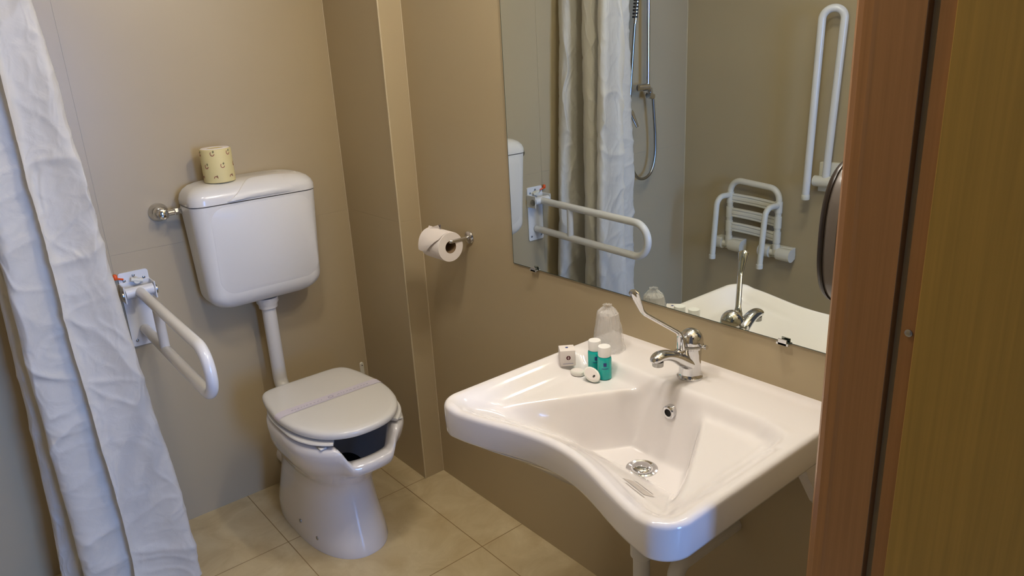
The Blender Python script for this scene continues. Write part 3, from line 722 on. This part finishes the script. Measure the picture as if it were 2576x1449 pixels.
# ---------------------------------------------------------------- shower curtain
def crease(u, v, f, seed):
    w = Vector((noise.noise(Vector((u*f*.6, v*f*.6, seed+3))), noise.noise(Vector((u*f*.6, v*f*.6, seed+8))), 0))*0.9
    return 1-min(1.0, abs(noise.noise(Vector((u*f, v*f*0.8, seed))+w))*3.2)
def curtain():
    NS, NZ = 420, 380; ZT, ZB = 2.06, 0.012; vs = []; fs = []
    for j in range(NZ+1):
        q = j/NZ; z = ZT+(ZB-ZT)*q; low = max(0.0, 1-z/1.65)
        bR = math.tan(math.radians(8.75+2.25*low)); bL = math.tan(math.radians(3.4-2.0*low)); mR = 1.118+0.02*low
        for i in range(NS+1):
            s = i/NS
            y0 = -0.045-(0.27+0.03*low)*s
            ph = 2*PI*(2.55*s+0.10*math.sin(2*PI*s+1.2))+0.5*low*math.sin(2*PI*s*1.3)-0.7*low
            w = math.sin(ph); w = math.copysign(abs(w)**0.8, w)
            D = y0+2.4232
            xr = -1.2803+bR*D-0.004; xl = max(-1.2803+bL*D, 1.2803-mR*D)+0.010
            xr -= 0.034*(0.5+0.5*math.sin(11*s+1.0+1.2*low))*(1-ss(s, .72, .92)); A = (xr-xl)/2
            x = (xl+xr)/2 + A*w
            y = y0 + 0.020*math.sin(2*ph+0.6)
            u = s*1.25
            d = 0.016*noise.noise(Vector((u*5.0, z*1.9, 0.3))) + 0.008*noise.noise(Vector((u*13.0, z*5.0, 5.3)))
            c = 0.0085*crease(u, z, 5.0, 1.0)**2 + 0.0035*crease(u, z, 12.0, 21.0)**2 + 0.0014*crease(u, z, 26.0, 41.0)**2
            x += d*0.5 + 0.35*c*math.copysign(1, w)
            y -= d*0.8 + c
            if z < 0.25: x += 0.010*noise.noise(Vector((s*10, z*9, 7)))*(0.25-z)/0.25
            y = min(y, -0.012); vs.append((x, y, z))
    for j in range(NZ):
        for i in range(NS): k = j*(NS+1)+i; fs.append((k, k+1, k+NS+2, k+NS+1))
    return vs, fs
t = thing('shower_curtain', (-1.03, -0.2, 0.02), 'white fabric shower curtain bunched at the left of the room', 'shower curtain')
v_, f2 = curtain(); obj('curtain_cloth', v_, f2, FABRIC, t, angle=180)
for k in range(7):
    yy = -0.05-0.042*k; R2 = []
    G().tube([(-1.035+0.017*math.cos(2*PI*a/20), yy+0.001*a/20, 2.065+0.017*math.sin(2*PI*a/20)) for a in range(21)], 0.002, 8).build('curtain_ring', PLAST, t)
cr = G(); cr.tube([(-1.035, -0.0005, 2.07), (-1.035, -1.99, 2.07)], 0.0125, 20); o = cr.build('curtain_rod', POWD); tag(o, 'white curtain rod running under the ceiling above the shower curtain', 'curtain rod')

# ---------------------------------------------------------------- shower fittings (seen in the mirror)
t = thing('hand_shower', (-1.50, 0, 1.27), 'chrome shower rail with hanging hose reflected in the mirror', 'shower')
G().tube([(-1.502, -0.06, 1.268), (-1.502, -0.06, 1.95)], 0.0095, 20).build('slide_rail', CHROME, t)
for zz in (1.268, 1.93): G().tube([(-1.44, -0.052, zz) if zz < 1.5 else (-1.502, 0, zz), (-1.505, -0.060, zz)], 0.017, 24).build('rail_bracket', CHROME, t)
G().tube([(-1.44, -0.0005, 1.268), (-1.44, -0.055, 1.268)], 0.014, 20).build('wall_stub', CHROME, t)
g = G(); g.tube([(-1.51, -0.062, 1.262), (-1.518, -0.064, 1.225)], [0.014, 0.013], 20); g.tube([(-1.500, -0.064, 1.232), (-1.535, -0.064, 1.222)], [0.016, 0.014], 20); g.build('hose_elbow', CHROME, t)
def bez(P, n=60):   # Catmull-Rom through points
    P = [Vector(p) for p in P]; P = [P[0]*2-P[1]]+P+[P[-1]*2-P[-2]]; out = []
    for i in range(1, len(P)-2):
        for k in range(10):
            u = k/10; a, b, c, d = P[i-1:i+3]
            out.append(0.5*((2*b)+(-a+c)*u+(2*a-5*b+4*c-d)*u*u+(-a+3*b-3*c+d)*u**3))
    out.append(P[-2]); return out
G().tube(bez([(-1.533, -0.064, 1.225), (-1.545, -0.062, 1.14), (-1.557, -0.06, 1.04), (-1.556, -0.06, 0.94), (-1.530, -0.06, 0.866), (-1.478, -0.06, 0.840), (-1.425, -0.06, 0.856), (-1.390, -0.06, 0.92), (-1.376, -0.06, 1.05), (-1.376, -0.06, 1.20), (-1.392, -0.062, 1.40), (-1.404, -0.066, 1.56)]), 0.0070, 14).build('hose', STEEL, t)
g = G(); g.tube([(-1.404, -0.066, 1.55), (-1.420, -0.075, 1.72), (-1.435, -0.09, 1.80)], [0.0105, 0.012, 0.016], 18); g.build('shower_handle', CHROME, t)
g = G()
for k in range(9): zz = 1.575+0.014*k; g.lathe([(0.0122, zz), (0.0128, zz+0.002), (0.0128, zz+0.006), (0.0122, zz+0.008)], (-1.404-0.0011*k, -0.067-0.0007*k, 0), 'Z', 18)
g.build('grip_ribs', DARKM, t)
t = thing('shower_mixer', (-1.33, 0, 1.18), 'chrome shower mixer partly hidden behind the curtain in the mirror', 'tap')
G().tube([(-1.34, -0.0005, 1.19), (-1.34, -0.06, 1.19)], 0.026, 28).build('mixer_body', CHROME, t)
G().lathe([(0.042, -0.0005), (0.042, -0.004), (0.030, -0.012)], (-1.34, 0, 1.19), 'Y', 32).build('mixer_flange', CHROME, t)
G().tube([(-1.345, -0.055, 1.195), (-1.372, -0.075, 1.16), (-1.402, -0.085, 1.095)], [0.016, 0.015, 0.008], 18, squash=((0, 1, 0), 0.5)).build('mixer_lever', CHROME, t)

# folded-up shower seat on the left wall
SX = XL+0.046
t = thing('folding_shower_seat', (XL, -0.44, 0.47), 'white fold-up shower seat with armrests on the shower wall', 'shower seat')
fr_ = fillet([(SX, -0.318, 0.49), (SX, -0.318, 0.812), (SX, -0.582, 0.790), (SX, -0.582, 0.487)], [0.055, 0.055], 10)
G().tube(fr_, 0.0145, 24).build('seat_frame', CREAM, t)
for k, zz in enumerate((0.722, 0.650, 0.578)):
    rg = []
    for i in range(13):
        u = i/12; y = -0.330-0.240*u; z = zz-0.016*u; dx = -0.012*math.sin(PI*u)
        sec = [(0.004, -0.022), (0.008, -0.020), (0.009, -0.014), (0.0045, -0.012), (0.0045, -0.009), (0.009, -0.007), (0.009, 0.007), (0.0045, 0.009), (0.0045, 0.012), (0.009, 0.014), (0.008, 0.020), (0.004, 0.022), (-0.004, 0.022), (-0.004, -0.022)]
        rg.append([(SX+a+dx, y, z+b) for a, b in sec])
    G().rings(rg).build('slat', CREAM, t, angle=30)
    for y0, z0 in ((-0.318, zz), (-0.582, zz-0.016)): G().tube([(SX, y0, z0-0.027), (SX, y0, z0+0.027)], 0.0175, 20).build('slat_sleeve', CREAM, t)
for y0 in (-0.318, -0.582):
    zt_ = 0.735 if y0 > -0.4 else 0.715
    arm = fillet([(SX, y0, zt_), (SX+0.10, y0+0.005, zt_+0.004), (SX+0.115, y0+0.012, 0.435)], 0.045, 10)
    a = G().tube(arm, 0.0135, 24).build('armrest', CREAM, t)
    G().lathe([(0.0155, 0.432), (0.016, 0.435), (0.016, 0.452), (0.0135, 0.454)], (SX+0.115, y0+0.012, 0), 'Z', 20).build('end_cap', CREAM, a)
    G().tube([(SX, y0, 0.530), (SX, y0, 0.480)], 0.0175, 20).build('hinge_sleeve', CREAM, t)
    G().tube([(SX, y0+0.085, 0.488), (SX, y0+0.030, 0.488)], [0.029, 0.030], 18).build('hinge_block', CREAM, t)
    G().tube([(SX, y0+0.030, 0.486), (SX, y0-0.012, 0.484)], 0.015, 20).build('hinge_pin', CREAM, t)
    G().tube([(SX, y0-0.010, 0.484), (SX, y0-0.082, 0.484)], [0.029, 0.032], 18).build('hinge_block', CREAM, t)
    G().box((XL+0.0004, y0-0.075, 0.455), (SX-0.016, y0+0.075, 0.515), 0.004).build('wall_mount', CREAM, t)
# folded-up grab rail
t = thing('folded_grab_rail', (XL, -0.78, 0.85), 'tall white grab rail folded upright on the shower wall', 'grab rail')
lp2 = fillet([(-1.780, -0.733, 0.785), (-1.782, -0.748, 1.565), (-1.815, -0.828, 1.565), (-1.815, -0.800, 0.850)], [0.043, 0.043], 12)
G().tube(lp2, 0.0160, 28).build('rail_loop', POWD, t)
G().lathe([(0.0165, 0.768), (0.0178, 0.770), (0.0178, 0.790), (0.0162, 0.792)], (-1.780, -0.733, 0), 'Z', 24).build('end_cap', CREAM, t)
G().tube([(-1.815, -0.750, 0.850), (-1.815, -0.850, 0.850)], 0.024, 24).build('hinge_block', CREAM, t)
G().box((XL+0.0004, -0.85, 0.80), (-1.838, -0.755, 0.93), 0.004).build('wall_mount', CREAM, t)

# ---------------------------------------------------------------- towel dispenser on the door wall
t = thing('towel_dispenser', (-0.30, YF, 1.24), 'grey rounded wall dispenser half hidden behind the door frame', 'dispenser')
def sup(cx_, cz_, a, b, n_=2.6, N=64): return [(cx_+a*math.copysign(abs(math.cos(2*PI*k/N))**(2/n_), math.cos(2*PI*k/N)), cz_+b*math.copysign(abs(math.sin(2*PI*k/N))**(2/n_), math.sin(2*PI*k/N))) for k in range(N)]
dcx, dcz = -0.325, 1.240
def drings(L): return [[(x, YF+y, z) for x, z in sup(dcx, dcz, a, b)] for y, a, b in L]
G().rings(drings([(0.0005, .070, .090), (0.012, .075, .097), (0.016, .075, .097)])).build('base_shell', DISPG, t)
G().rings(drings([(0.016, .071, .093), (0.020, .071, .093)])).build('seam', DISPL, t)
G().rings(drings([(0.020, .075, .098), (0.031, .075, .098), (0.036, .074, .097)])).build('front_cover', DISPG, t)
G().rings(drings([(0.036, .076, .099), (0.039, .076, .099), (0.044, .073, .096), (0.047, .065, .088)])).build('cover_rim', DISPD, t)
